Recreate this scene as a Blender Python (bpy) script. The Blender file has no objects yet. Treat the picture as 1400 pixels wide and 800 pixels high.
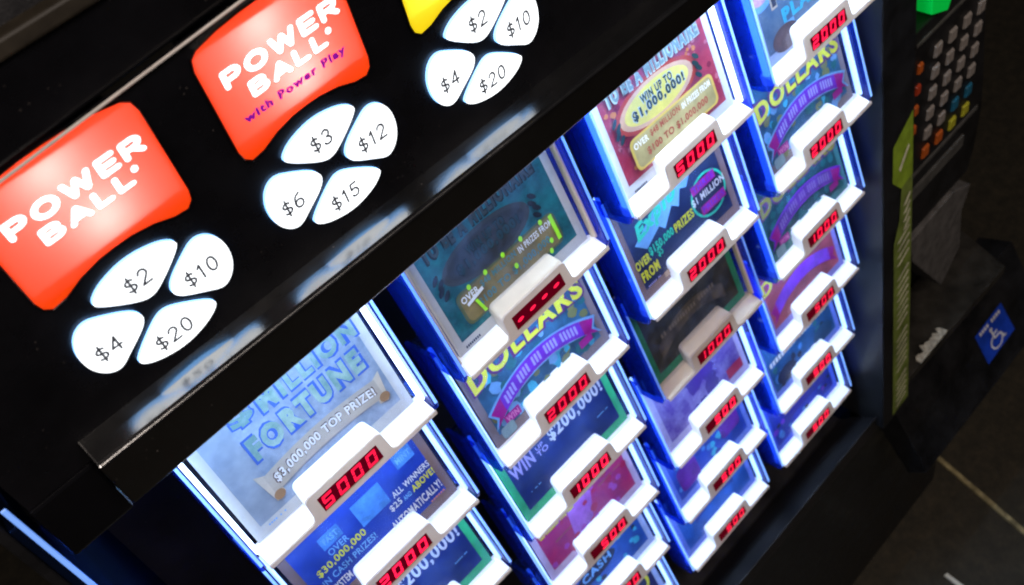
import bpy, bmesh, math, random
from mathutils import Matrix, Vector

# ------------------------------------------------------------------ units
# The machine is laid out in "column units" (one bin column = 1):
# X to the right, Y downwards, Z into the machine.  U() turns that into metres.
S = 0.16
FLOOR_Y = 7.5
def U(X, Y, Z):
    return Vector((X * S, Z * S, (FLOOR_Y - Y) * S))

sc = bpy.context.scene
col = sc.collection

# ------------------------------------------------------------------ camera
cam = bpy.data.cameras.new('camera')
cam.lens = 35.0
cam.sensor_width = 36.0
cam.clip_start = 0.01
cam.clip_end = 200
cam_ob = bpy.data.objects.new('camera', cam)
col.objects.link(cam_ob)
right = Vector((0.68679, -0.69613, -0.20907))
down = Vector((-0.63175, -0.42946, -0.64533))
fwd = Vector((0.35945, 0.57529, -0.73474))
cp = U(-0.46424, -2.90589, -2.18592)
m = Matrix(((right.x, -down.x, -fwd.x, cp.x), (right.y, -down.y, -fwd.y, cp.y), (right.z, -down.z, -fwd.z, cp.z), (0, 0, 0, 1)))
cam_ob.matrix_world = m
cam.dof.use_dof = True
cam.dof.focus_distance = 0.50
cam.dof.aperture_fstop = 17.0
sc.camera = cam_ob

# ------------------------------------------------------------------ world and light
w = bpy.data.worlds.new('World')
sc.world = w
w.use_nodes = True
w.node_tree.nodes['Background'].inputs[0].default_value = (0.9, 0.85, 0.9, 1)
w.node_tree.nodes['Background'].inputs[1].default_value = 0.017

def area(name, loc, target, size, power, color):
    l = bpy.data.lights.new(name, 'AREA')
    l.shape = 'RECTANGLE'
    l.size, l.size_y = size
    l.energy = power
    l.color = color
    o = bpy.data.objects.new(name, l)
    col.objects.link(o)
    o.location = loc
    o.rotation_euler = (target - loc).to_track_quat('-Z', 'Y').to_euler()
    return o
# dim ceiling lamps of the dark room, in front of the machine
area('ceiling_lamp', U(-1.2, -9.0, -7.5), U(1.2, 0.5, 0), (2.6, 0.25), 30.0, (1.0, 0.86, 0.76))

sc.view_settings.view_transform = 'Standard'
sc.view_settings.look = 'None'
sc.view_settings.exposure = 0.0
sc.view_settings.gamma = 1.0
sc.cycles.use_denoising = True
sc.cycles.filter_width = 1.9
sc.cycles.max_bounces = 8
sc.cycles.transparent_max_bounces = 16
sc.cycles.sample_clamp_indirect = 4.0

# ------------------------------------------------------------------ materials
MATS = {}
def nodes(name):
    mt = bpy.data.materials.new(name)
    mt.use_nodes = True
    nt = mt.node_tree
    nt.nodes.clear()
    out = nt.nodes.new('ShaderNodeOutputMaterial')
    return mt, nt, out
def noise(nt, scale, detail=4, rough=0.6, coord='Object'):
    tc = nt.nodes.new('ShaderNodeTexCoord')
    n = nt.nodes.new('ShaderNodeTexNoise')
    n.inputs['Scale'].default_value = scale
    n.inputs['Detail'].default_value = detail
    n.inputs['Roughness'].default_value = rough
    nt.links.new(tc.outputs[coord], n.inputs['Vector'])
    return n
def ramp(nt, src, stops):
    r = nt.nodes.new('ShaderNodeValToRGB')
    e = r.color_ramp.elements
    while len(e) < len(stops): e.new(0.5)
    for el, (p, c) in zip(e, stops):
        el.position = p
        el.color = (*c, 1) if len(c) == 3 else c
    nt.links.new(src, r.inputs[0])
    return r
def c3(v): return (v, v, v)

def plain(name, color, rough=0.5, spec=0.5, var=0.12, scale=60, emit=None, estr=0.0, bump=0.0, color2=None, metal=0.0):
    if name in MATS: return MATS[name]
    mt, nt, out = nodes(name)
    b = nt.nodes.new('ShaderNodeBsdfPrincipled')
    n = noise(nt, scale)
    c2 = color2 or tuple(min(1, c * (1 + var)) for c in color)
    c1 = color if color2 else tuple(c * (1 - var) for c in color)
    r = ramp(nt, n.outputs[0], [(0.35, c1), (0.65, c2)])
    nt.links.new(r.outputs[0], b.inputs['Base Color'])
    rr = ramp(nt, n.outputs[0], [(0.3, c3(max(0.02, rough - 0.07))), (0.7, c3(min(1, rough + 0.07)))])
    nt.links.new(rr.outputs[0], b.inputs['Roughness'])
    b.inputs['Specular IOR Level'].default_value = spec
    b.inputs['Metallic'].default_value = metal
    if emit:
        b.inputs['Emission Color'].default_value = (*emit, 1)
        b.inputs['Emission Strength'].default_value = estr
    if bump:
        bp = nt.nodes.new('ShaderNodeBump')
        bp.inputs['Strength'].default_value = bump
        bp.inputs['Distance'].default_value = 0.001
        n2 = noise(nt, scale * 8, 3)
        nt.links.new(n2.outputs[0], bp.inputs['Height'])
        nt.links.new(bp.outputs[0], b.inputs['Normal'])
    nt.links.new(b.outputs[0], out.inputs[0])
    MATS[name] = mt
    return mt

def black_plastic(name, base, rough, dust=0.05, spec=0.5, wear=0.0, tint=(1, 1, 1), ior=1.5, bump=0.12):
    """black moulded plastic with dust specks, smears and a little orange peel"""
    mt, nt, out = nodes(name)
    b = nt.nodes.new('ShaderNodeBsdfPrincipled')
    smear = noise(nt, 22, 6, 0.65)
    fine = noise(nt, 900, 2, 0.7)
    tc = nt.nodes.new('ShaderNodeTexCoord')
    vor = nt.nodes.new('ShaderNodeTexVoronoi')
    vor.inputs['Scale'].default_value = 330
    nt.links.new(tc.outputs['Object'], vor.inputs['Vector'])
    speck = ramp(nt, vor.outputs['Distance'], [(0.0, c3(1.0)), (0.09, c3(1.0)), (0.14, c3(0.0))])
    gate = ramp(nt, noise(nt, 45, 3).outputs[0], [(0.56, c3(0)), (0.68, c3(1))])
    mul = nt.nodes.new('ShaderNodeMath'); mul.operation = 'MULTIPLY'
    nt.links.new(speck.outputs[0], mul.inputs[0]); nt.links.new(gate.outputs[0], mul.inputs[1])
    cb = ramp(nt, smear.outputs[0], [(0.35, tuple(c * 0.75 for c in base)), (0.75, tuple(c * (1.5 + wear) for c in base))])
    mix = nt.nodes.new('ShaderNodeMixRGB')
    nt.links.new(mul.outputs[0], mix.inputs[0])
    nt.links.new(cb.outputs[0], mix.inputs[1])
    mix.inputs[2].default_value = (dust * 1.2, dust * 1.05, dust, 1)
    nt.links.new(mix.outputs[0], b.inputs['Base Color'])
    rr = ramp(nt, smear.outputs[0], [(0.3, c3(max(0.03, rough * 0.7))), (0.75, c3(rough * 1.4))])
    nt.links.new(rr.outputs[0], b.inputs['Roughness'])
    b.inputs['Specular IOR Level'].default_value = spec
    bp = nt.nodes.new('ShaderNodeBump')
    b.inputs['IOR'].default_value = ior
    b.inputs['Specular Tint'].default_value = (*tint, 1)
    bp.inputs['Strength'].default_value = bump
    bp.inputs['Distance'].default_value = 0.0006
    nt.links.new(fine.outputs[0], bp.inputs['Height'])
    nt.links.new(bp.outputs[0], b.inputs['Normal'])
    nt.links.new(b.outputs[0], out.inputs[0])
    return mt

def clear_blue(name, tint, gloss=0.12, diff=0.3):
    """clear plastic with the blue light put into its tint: sees through, scatters a little, shines at the edges"""
    mt, nt, out = nodes(name)
    tr = nt.nodes.new('ShaderNodeBsdfTransparent'); tr.inputs[0].default_value = (*tint[0], 1)
    tl = nt.nodes.new('ShaderNodeBsdfTranslucent'); tl.inputs[0].default_value = (*tint[1], 1)
    df = nt.nodes.new('ShaderNodeBsdfDiffuse'); df.inputs[0].default_value = (*tint[1], 1)
    gl = nt.nodes.new('ShaderNodeBsdfGlossy'); gl.inputs['Roughness'].default_value = gloss
    a1 = nt.nodes.new('ShaderNodeMixShader'); a1.inputs[0].default_value = 0.5
    nt.links.new(tl.outputs[0], a1.inputs[1]); nt.links.new(df.outputs[0], a1.inputs[2])
    a2 = nt.nodes.new('ShaderNodeMixShader')
    sm = ramp(nt, noise(nt, 35, 5).outputs[0], [(0.3, c3(diff * 0.7)), (0.7, c3(min(1, diff * 1.3)))])
    nt.links.new(sm.outputs[0], a2.inputs[0])
    nt.links.new(tr.outputs[0], a2.inputs[1]); nt.links.new(a1.outputs[0], a2.inputs[2])
    lw = nt.nodes.new('ShaderNodeLayerWeight'); lw.inputs[0].default_value = 0.5
    fr = nt.nodes.new('ShaderNodeMath'); fr.operation = 'POWER'; fr.inputs[1].default_value = 3.5
    nt.links.new(lw.outputs['Facing'], fr.inputs[0])
    fr2 = nt.nodes.new('ShaderNodeMath'); fr2.operation = 'MULTIPLY_ADD'; fr2.inputs[1].default_value = 0.7; fr2.inputs[2].default_value = 0.04
    nt.links.new(fr.outputs[0], fr2.inputs[0]); fr = fr2
    a3 = nt.nodes.new('ShaderNodeMixShader')
    nt.links.new(fr.outputs[0], a3.inputs[0]); nt.links.new(a2.outputs[0], a3.inputs[1]); nt.links.new(gl.outputs[0], a3.inputs[2])
    nt.links.new(a3.outputs[0], out.inputs[0])
    return mt

def glow(name, color, strength, base=None, rough=0.35):
    if name in MATS: return MATS[name]
    mt, nt, out = nodes(name)
    b = nt.nodes.new('ShaderNodeBsdfPrincipled')
    b.inputs['Base Color'].default_value = (*(base or color), 1)
    b.inputs['Roughness'].default_value = rough
    b.inputs['Emission Color'].default_value = (*color, 1)
    b.inputs['Emission Strength'].default_value = strength
    nt.links.new(b.outputs[0], out.inputs[0])
    MATS[name] = mt
    return mt

def backlit(name, color, strength, trans):
    """translucent sign sheet: glows evenly, and bulbs behind shine through it"""
    mt, nt, out = nodes(name)
    e = nt.nodes.new('ShaderNodeEmission'); e.inputs[0].default_value = (*color, 1); e.inputs[1].default_value = strength
    t = nt.nodes.new('ShaderNodeBsdfTranslucent'); t.inputs[0].default_value = (*trans, 1)
    g = nt.nodes.new('ShaderNodeBsdfGlossy'); g.inputs['Roughness'].default_value = 0.2; g.inputs[0].default_value = c3(0.03) + (1,)
    a = nt.nodes.new('ShaderNodeAddShader'); a2 = nt.nodes.new('ShaderNodeAddShader')
    nt.links.new(e.outputs[0], a.inputs[0]); nt.links.new(t.outputs[0], a.inputs[1])
    nt.links.new(a.outputs[0], a2.inputs[0]); nt.links.new(g.outputs[0], a2.inputs[1])
    nt.links.new(a2.outputs[0], out.inputs[0])
    return mt

def paper(name, c1, c2, scale=70, c3_=None, rough=0.35):
    if name in MATS: return MATS[name]
    mt, nt, out = nodes(name)
    b = nt.nodes.new('ShaderNodeBsdfPrincipled')
    n = noise(nt, scale, 5, 0.7)
    st = [(0.36, c1), (0.62, c2)] + ([(0.74, c3_)] if c3_ else [])
    r = ramp(nt, n.outputs[0], st)
    nt.links.new(r.outputs[0], b.inputs['Base Color'])
    b.inputs['Roughness'].default_value = rough
    nt.links.new(b.outputs[0], out.inputs[0])
    MATS[name] = mt
    return mt

def clear_sheet(name):
    mt, nt, out = nodes(name)
    tr = nt.nodes.new('ShaderNodeBsdfTransparent'); tr.inputs[0].default_value = (0.94, 0.96, 1.0, 1)
    gl = nt.nodes.new('ShaderNodeBsdfGlossy'); gl.inputs['Roughness'].default_value = 0.08
    df = nt.nodes.new('ShaderNodeBsdfDiffuse'); df.inputs[0].default_value = (0.25, 0.42, 0.9, 1)
    light_veil = ramp(nt, noise(nt, 28, 6, 0.7).outputs[0], [(0.38, c3(0.01)), (0.78, c3(0.22))])  # bluish veil of light put into the sheet as patchy colour
    a = nt.nodes.new('ShaderNodeMixShader')
    nt.links.new(light_veil.outputs[0], a.inputs[0]); nt.links.new(tr.outputs[0], a.inputs[1]); nt.links.new(df.outputs[0], a.inputs[2])
    lw = nt.nodes.new('ShaderNodeLayerWeight'); lw.inputs[0].default_value = 0.5
    fr = nt.nodes.new('ShaderNodeMath'); fr.operation = 'POWER'; fr.inputs[1].default_value = 3.5
    nt.links.new(lw.outputs['Facing'], fr.inputs[0])
    fr2 = nt.nodes.new('ShaderNodeMath'); fr2.operation = 'MULTIPLY_ADD'; fr2.inputs[1].default_value = 0.7; fr2.inputs[2].default_value = 0.04
    nt.links.new(fr.outputs[0], fr2.inputs[0]); fr = fr2
    a3 = nt.nodes.new('ShaderNodeMixShader')
    nt.links.new(fr.outputs[0], a3.inputs[0]); nt.links.new(a.outputs[0], a3.inputs[1]); nt.links.new(gl.outputs[0], a3.inputs[2])
    nt.links.new(a3.outputs[0], out.inputs[0])
    return mt

M_PANEL = black_plastic('black_panel', (0.004, 0.004, 0.0055), 0.28, 0.04)
M_GLOSS = black_plastic('gloss_black', (0.003, 0.003, 0.004), 0.10, 0.10, 0.8)
def sheen_wall(name):
    """dark polished side panel: black, with the blue reflection of the bins put into its sheen colour"""
    mt, nt, out = nodes(name)
    d = nt.nodes.new('ShaderNodeBsdfDiffuse'); d.inputs[0].default_value = (0.003, 0.005, 0.012, 1)
    g = nt.nodes.new('ShaderNodeBsdfGlossy'); g.inputs[0].default_value = (0.05, 0.19, 0.9, 1)
    rr = ramp(nt, noise(nt, 18, 5).outputs[0], [(0.3, c3(0.06)), (0.75, c3(0.22))])
    nt.links.new(rr.outputs[0], g.inputs['Roughness'])
    mx = nt.nodes.new('ShaderNodeMixShader'); mx.inputs[0].default_value = 0.48
    nt.links.new(d.outputs[0], mx.inputs[1]); nt.links.new(g.outputs[0], mx.inputs[2])
    nt.links.new(mx.outputs[0], out.inputs[0])
    return mt
M_WALL = sheen_wall('bay_wall_sheen')
M_RAIL = black_plastic('rail_black', (0.003, 0.003, 0.0035), 0.15, 0.16, 0.5, ior=2.9, bump=0.03)
M_BAY = black_plastic('bay_black', (0.010, 0.009, 0.010), 0.42, 0.10, 0.3, wear=1.0)
M_BODY = black_plastic('body_black', (0.006, 0.006, 0.0068), 0.38, 0.05, 0.35, wear=1.0)
M_CHROME = plain('bead_metal', (0.35, 0.33, 0.32), 0.18, 0.5, 0.2, 80, metal=1.0)
M_BROWN = plain('worn_edge', (0.018, 0.014, 0.009), 0.5, 0.4, 0.6, 40)
M_BLUE = clear_blue('clear_blue_plastic', ((0.22, 0.40, 0.95), (0.03, 0.14, 0.95)), 0.05, 0.20)
M_TRAY = plain('tray_blue_black', (0.006, 0.010, 0.04), 0.25, 0.5, 0.5, 30)
M_COVER = clear_sheet('clear_cover')
M_LIPSHADE = plain('lip_plastic_shaded', (0.52, 0.41, 0.35), 0.4, 0.4, 0.08, 40)  # same plastic as the lip, the front face's shade put into its colour
M_LIPOFF = plain('lip_plastic_unlit', (0.60, 0.49, 0.39), 0.38, 0.4, 0.08, 30)  # same lip plastic where no light falls, the dimness put into its tone
M_WIN = glow('display_window_red', (0.16, 0.0, 0.010), 0.5, (0.02, 0.0, 0.002), 0.15)
M_LED = glow('led_red', (1.0, 0.012, 0.06), 1.5, (0.2, 0.0, 0.01))
M_FLOOR = None

# ------------------------------------------------------------------ mesh helpers
class MB:
    def __init__(self):
        self.v = []; self.f = []
    def poly(self, pts):
        i = len(self.v); self.v += [tuple(p) for p in pts]; self.f.append(list(range(i, i + len(pts))))
    def prism(self, a, b):
        """two loops of equal length -> closed solid"""
        i = len(self.v); n = len(a)
        self.v += [tuple(p) for p in a] + [tuple(p) for p in b]
        self.f.append(list(range(i, i + n))[::-1]); self.f.append(list(range(i + n, i + 2 * n)))
        for k in range(n):
            j = (k + 1) % n
            self.f.append([i + k, i + j, i + n + j, i + n + k])
    def box(self, p0, p1, fn=None):
        (x0, y0, z0), (x1, y1, z1) = p0, p1
        fn = fn or (lambda *a: Vector(a))
        self.prism([fn(x0, y0, z0), fn(x1, y0, z0), fn(x1, y1, z0), fn(x0, y1, z0)],
                   [fn(x0, y0, z1), fn(x1, y0, z1), fn(x1, y1, z1), fn(x0, y1, z1)])
    def mesh(self, name, bevel=0.0, seg=2, smooth=False):
        me = bpy.data.meshes.new(name)
        bm = bmesh.new()
        vs = [bm.verts.new(p) for p in self.v]
        for f in self.f:
            try: bm.faces.new([vs[i] for i in f])
            except ValueError: pass
        bmesh.ops.recalc_face_normals(bm, faces=bm.faces)
        if bevel:
            ed = [e for e in bm.edges if len(e.link_faces) == 2 and e.calc_face_angle(0) > 0.45]
            bmesh.ops.bevel(bm, geom=ed, offset=bevel, segments=seg, profile=0.5, affect='EDGES', clamp_overlap=True)
        bm.to_mesh(me); bm.free()
        if smooth:
            for p in me.polygons: p.use_smooth = True
        return me

def obj(name, me, mat, parent=None, world=False):
    o = bpy.data.objects.new(name, me)
    col.objects.link(o)
    if mat and not me.materials:
        me.materials.append(mat)
    if parent is not None:
        o.parent = parent
        if world:
            r = parent
            inv = Matrix.Translation(parent['_base']).inverted() if '_base' in parent else Matrix.Identity(4)
            o.matrix_parent_inverse = inv
    return o
def thing(name, label, cat, loc, rx=0.0, group=None):
    o = bpy.data.objects.new(name, None)
    col.objects.link(o)
    o.empty_display_size = 0.02
    o.location = loc
    o.rotation_euler = (rx, 0, 0)
    o['label'] = label; o['category'] = cat
    if group: o['group'] = group
    return o
BASES = {}
def mpart(name, mb, mat, parent, bevel=0.0, seg=2, smooth=False):
    """part whose mesh is written in absolute machine coordinates"""
    me = mb.mesh(name, bevel, seg, smooth)
    o = bpy.data.objects.new(name, me)
    col.objects.link(o)
    me.materials.append(mat)
    root = parent
    while root.parent: root = root.parent
    o.parent = parent
    o.matrix_parent_inverse = Matrix.Translation(root.location).inverted() if parent is root else Matrix.Identity(4)
    if parent is not root:
        # parent's own basis is identity, its world matrix is identity too
        o.matrix_parent_inverse = Matrix.Identity(4)
    return o
def tag(o, label, cat, group=None, kind=None):
    if label: o['label'] = label
    if cat: o['category'] = cat
    if group: o['group'] = group
    if kind: o['kind'] = kind
    return o

def chaikin(pts, it=2):
    for _ in range(it):
        q = []
        n = len(pts)
        for i in range(n):
            a, b = pts[i], pts[(i + 1) % n]
            q.append((0.75 * a[0] + 0.25 * b[0], 0.75 * a[1] + 0.25 * b[1]))
            q.append((0.25 * a[0] + 0.75 * b[0], 0.25 * a[1] + 0.75 * b[1]))
        pts = q
    return pts

# ---- text: built once per string in a unit box (0..1 wide, 0..1 tall), then placed
TXT = {}
def text_points(body, bold=0.0, shear=0.0):
    key = (body, bold, shear)
    if key in TXT: return TXT[key]
    cu = bpy.data.curves.new('t', 'FONT')
    cu.body = body
    cu.size = 1.0
    cu.offset = bold
    cu.shear = shear
    cu.resolution_u = 3
    cu.space_character = 1.0 + bold * 4.2
    o = bpy.data.objects.new('t', cu)
    col.objects.link(o)
    dg = bpy.context.evaluated_depsgraph_get()
    me = bpy.data.meshes.new_from_object(o.evaluated_get(dg))
    vs = [(v.co.x, v.co.y) for v in me.vertices]
    fs = [list(p.vertices) for p in me.polygons]
    bpy.data.objects.remove(o); bpy.data.curves.remove(cu); bpy.data.meshes.remove(me)
    x0 = min(v[0] for v in vs); x1 = max(v[0] for v in vs)
    y0 = min(v[1] for v in vs); y1 = max(v[1] for v in vs)
    vs = [((x - x0) / (x1 - x0), (y - y0) / (y1 - y0)) for x, y in vs]
    TXT[key] = (vs, fs)
    return TXT[key]
def text_mesh(name, body, fn, bold=0.0, shear=0.0):
    vs, fs = text_points(body, bold, shear)
    me = bpy.data.meshes.new(name)
    me.from_pydata([fn(x, y) for x, y in vs], [], fs)
    me.update()
    return me

# ---- stroke lettering: fat round strokes for the lit signs, thin ones for the buttons
def arc(cx, cy, rx, ry, a0, a1, n=8):
    return [(cx + rx * math.cos(math.radians(a0 + (a1 - a0) * k / n)), cy + ry * math.sin(math.radians(a0 + (a1 - a0) * k / n))) for k in range(n + 1)]
GLYPH = {   # unit box, y up
    'P': (0.9, [[(0, 0), (0, 1), (0.5, 1)] + arc(0.55, 0.72, 0.32, 0.28, 90, -90) + [(0, 0.44)]]),
    'O': (1.15, [arc(0.55, 0.5, 0.55, 0.5, 0, 360, 20)]),
    'W': (1.4, [[(0, 1), (0.30, 0), (0.66, 0.9), (1.02, 0), (1.32, 1)]]),
    'E': (0.85, [[(0.8, 1), (0, 1), (0, 0), (0.8, 0)], [(0, 0.5), (0.72, 0.5)]]),
    'R': (0.95, [[(0, 0), (0, 1), (0.5, 1)] + arc(0.55, 0.73, 0.32, 0.27, 90, -90) + [(0, 0.46)], [(0.42, 0.46), (0.9, 0)]]),
    'B': (0.95, [[(0, 0), (0, 1), (0.5, 1)] + arc(0.5, 0.76, 0.32, 0.24, 90, -90) + [(0, 0.52)], [(0.5, 0.52)] + arc(0.54, 0.26, 0.36, 0.26, 90, -90) + [(0, 0)]]),
    'A': (1.05, [[(0, 0), (0.5, 1), (1.0, 0)], [(0.25, 0.28), (0.75, 0.28)]]),
    'L': (0.78, [[(0, 1), (0, 0), (0.72, 0)]]),
    '$': (0.70, [arc(0.3, 0.70, 0.28, 0.19, 30, 270, 8) + arc(0.3, 0.30, 0.30, 0.21, 90, -150, 8), [(0.3, -0.10), (0.3, 1.10)]]),
    '0': (0.74, [arc(0.32, 0.5, 0.30, 0.5, 0, 360, 16)]),
    '1': (0.45, [[(0.02, 0.80), (0.22, 1), (0.22, 0)]]),
    '2': (0.70, [arc(0.3, 0.72, 0.28, 0.28, 170, -30, 8) + [(0, 0), (0.62, 0)]]),
    '3': (0.70, [arc(0.28, 0.75, 0.26, 0.25, 160, -90, 8) + arc(0.28, 0.25, 0.30, 0.25, 90, -160, 8)]),
    '4': (0.74, [[(0.46, 0), (0.46, 1), (0, 0.30), (0.66, 0.30)]]),
    '5': (0.70, [[(0.56, 1), (0.10, 1), (0.06, 0.56)] + arc(0.28, 0.32, 0.30, 0.30, 120, -150, 9)]),
    '6': (0.72, [[(0.50, 1)] + arc(0.34, 0.34, 0.33, 0.60, 110, 180, 4) + arc(0.31, 0.29, 0.30, 0.29, 180, 540, 12)]),
}
def stroke_word(name, body, fn, wd, gap):
    """fn(x, y, k) maps word coordinates (height 1) to metres; k = tiny lift index"""
    mb = MB(); x0 = 0.0; k = 0
    wid = sum(GLYPH[c][0] for c in body) + gap * (len(body) - 1)
    for c in body:
        for line in GLYPH[c][1]:
            for (a, b), (c_, d) in zip(line, line[1:]):
                dx, dy = c_ - a, d - b; ln = math.hypot(dx, dy) or 1e-6
                px, py = -dy / ln * wd / 2, dx / ln * wd / 2
                mb.poly([fn((x0 + u) / wid, v, k) for u, v in [(a + px, b + py), (c_ + px, d + py), (c_ - px, d - py), (a - px, b - py)]]); k += 1
            for a, b in line:
                mb.poly([fn((x0 + a + wd / 2 * math.cos(t)) / wid, b + wd / 2 * math.sin(t), k) for t in [q * math.pi / 4 for q in range(8)]]); k += 1
        x0 += GLYPH[c][0] + gap
    return mb.mesh(name)

# ================================================================== setting
mt, nt, out = nodes('dark_floor')
b = nt.nodes.new('ShaderNodeBsdfPrincipled')
r = ramp(nt, noise(nt, 38, 10, 0.85).outputs[0], [(0.3, (0.010, 0.009, 0.006)), (0.5, (0.030, 0.025, 0.016)), (0.7, (0.060, 0.046, 0.028))])
nt.links.new(r.outputs[0], b.inputs['Base Color'])
b.inputs['Roughness'].default_value = 0.55
nt.links.new(b.outputs[0], out.inputs[0])
M_FLOOR = mt
mb = MB()
mb.poly([(-6, -6, 0), (9, -6, 0), (9, 8, 0), (-6, 8, 0)])
fl = obj('floor', mb.mesh('floor'), M_FLOOR)
fl['kind'] = 'structure'
mb = MB()
mb.prism([U(5.20, 7.475, -1.6), U(5.255, 7.475, -1.6), U(5.69, 7.475, 0.14), U(5.635, 7.475, 0.14)],
         [U(5.20, 7.52, -1.6), U(5.255, 7.52, -1.6), U(5.69, 7.52, 0.14), U(5.635, 7.52, 0.14)])
st = obj('floor_strip', mb.mesh('floor_strip'), plain('strip_yellow', (0.30, 0.25, 0.13), 0.5, 0.4, 0.5, 60))
tag(st, 'worn yellowish strip laid across the dark floor beside the machine', 'floor strip')
mb = MB()
mb.prism([U(4.42, 7.48, -0.90), U(4.47, 7.48, -0.90), U(4.50, 7.48, -0.64), U(4.46, 7.48, -0.63)],
         [U(4.42, 7.5, -0.90), U(4.47, 7.5, -0.90), U(4.50, 7.5, -0.64), U(4.46, 7.5, -0.63)])
st = obj('paper_scrap', mb.mesh('paper_scrap'), plain('scrap_white', (0.7, 0.68, 0.6), 0.6))
tag(st, 'thin white paper scrap lying on the dark floor', 'paper scrap')

# ================================================================== the machine
mach = thing('lottery_vending_machine', 'black lottery ticket vending machine with lit game buttons above a bay of ticket bins', 'vending machine', U(1.2, 7.5, 0.4))
PZ = -0.40
def hood_y(X): return -1.922 - 0.0535 * X
# button panel
mb = MB()
xs = [-0.71, -0.3905, -0.0705, 0.1225, 0.4425, 0.6355, 0.9555, 3.3]
def panel_y(x): return [-1.215, -1.665, -1.885, hood_y(x)]
for i in range(7):
    for j in range(3):
        if j == 1 and i in (1, 3, 5): continue
        (a, b_), (c_, d_) = (panel_y(xs[i])[j], panel_y(xs[i])[j + 1]), (panel_y(xs[i + 1])[j], panel_y(xs[i + 1])[j + 1])
        mb.poly([U(xs[i], a, PZ), U(xs[i + 1], c_, PZ), U(xs[i + 1], d_, PZ), U(xs[i], b_, PZ)])
for i in (1, 3, 5):      # walls of the light boxes behind the tiles
    x0, x1, y0, y1, zb = xs[i], xs[i + 1], -1.665, -1.885, PZ + 0.12
    c4 = [(x0, y0), (x1, y0), (x1, y1), (x0, y1)]
    for q in range(4):
        (ax, ay), (bx, by) = c4[q], c4[(q + 1) % 4]
        mb.poly([U(ax, ay, PZ), U(bx, by, PZ), U(bx, by, zb), U(ax, ay, zb)])
    mb.poly([U(x, y, zb) for x, y in c4])
mb.poly([U(-0.71, -1.215, PZ), U(-0.71, hood_y(-0.71), PZ), U(-0.71, hood_y(-0.71), PZ + 0.13), U(-0.71, -1.215, PZ + 0.13)])
mpart('button_panel', mb, M_PANEL, mach)
# hood above the panel
mb = MB()
prof = [(-0.004, -0.397), (-0.02, -0.400), (-0.17, -0.412), (-0.185, -0.405), (-0.60, -0.25), (-0.60, 0.1), (0.0, 0.1)]
mb.prism([U(-0.80, hood_y(-0.80) + a, z) for a, z in prof], [U(3.5, hood_y(3.5) + a, z) for a, z in prof])
mpart('hood', mb, M_PANEL, mach, 0.0015)
mb = MB()
for X0, X1 in [(-0.80, 3.5)]:
    a = [(math.cos(t) * 0.0036, math.sin(t) * 0.0036) for t in [k * math.pi / 4 for k in range(8)]]
    mb.prism([U(X0, hood_y(X0) + 0.002 + p, PZ - 0.014 + q) for p, q in a], [U(X1, hood_y(X1) + 0.002 + p, PZ - 0.014 + q) for p, q in a])
mpart('trim_bead', mb, plain('bead_pale', (0.62, 0.58, 0.55), 0.22, 0.6, 0.15, 60), mach, smooth=True)
mb = MB()
mb.prism([U(-0.80, -2.125, -0.425), U(-0.80, -2.090, -0.430), U(-0.80, -2.085, -0.39), U(-0.80, -2.13, -0.39)],
         [U(3.5, -2.125, -0.425), U(3.5, -2.090, -0.430), U(3.5, -2.085, -0.39), U(3.5, -2.13, -0.39)])
mpart('hood_edge_trim', mb, M_BROWN, mach, 0.001)
# ledge and rail
mb = MB()
prof = [(-1.282, -0.398, 1), (-1.274, -0.435, 1), (-1.264, -0.472, 1), (-1.256, -0.484, 1), (-1.104, -0.486, 0), (-1.096, -0.474, 0), (-1.096, -0.30, 0), (-1.28, -0.30, 1)]
mb.prism([U(-0.545, a, z) for a, z, k in prof], [U(3.6, a + 0.125 * k, z) for a, z, k in prof])
mpart('front_rail', mb, M_RAIL, mach, 0.0010, 3)
# rail end block at the left
mb = MB()
prof = [(-1.212, -0.405), (-1.03, -0.425), (-1.03, -0.30), (-1.212, -0.30)]
mb.prism([U(-0.715, a, z) for a, z in prof], [U(-0.549, a, z) for a, z in prof])
mpart('rail_end_block', mb, M_GLOSS, mach, 0.0015, 2)
# bay: walls, back, ceiling, sill
mb = MB(); mb.box((-0.77, -1.20, -0.40), (-0.735, 4.2, 0.80), U)
mpart('bay_side_wall', mb, M_WALL, mach, 0.001)
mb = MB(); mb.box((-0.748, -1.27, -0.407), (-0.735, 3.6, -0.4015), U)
mpart('jamb_reflection', mb, glow('jamb_reflection_glow', (0.10, 0.30, 1.0), 0.7, (0.3, 0.5, 0.9)), mach, 0.0003, 1)  # blue reflection along the jamb, put in as a glowing strip
mb = MB(); mb.box((-0.80, -2.2, -0.385), (-0.772, 7.5, 0.85), U)
mpart('cabinet_side', mb, M_BODY, mach, 0.001)
mb = MB(); mb.box((-0.735, -1.1, 0.74), (3.53, 4.2, 0.80), U)
mpart('bay_back', mb, M_BAY, mach)
mb = MB(); mb.box((-0.735, -1.095, -0.29), (3.53, -1.05, 0.74), U)
mpart('bay_ceiling', mb, M_BAY, mach)
mb = MB()
prof = [(3.74, -0.197), (4.05, 0.10), (4.05, 0.74), (4.2, 0.74), (4.2, -0.12), (3.90, -0.197)]
mb.prism([U(-0.735, a, z) for a, z in prof], [U(3.53, a, z) for a, z in prof])
mpart('bay_sill', mb, M_BAY, mach, 0.002, 3)
mb = MB(); mb.box((3.505, -1.0, 0.03), (3.53, 4.1, 0.74), U)
mpart('bay_side_wall', mb, M_WALL, mach, 0.001)
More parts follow.
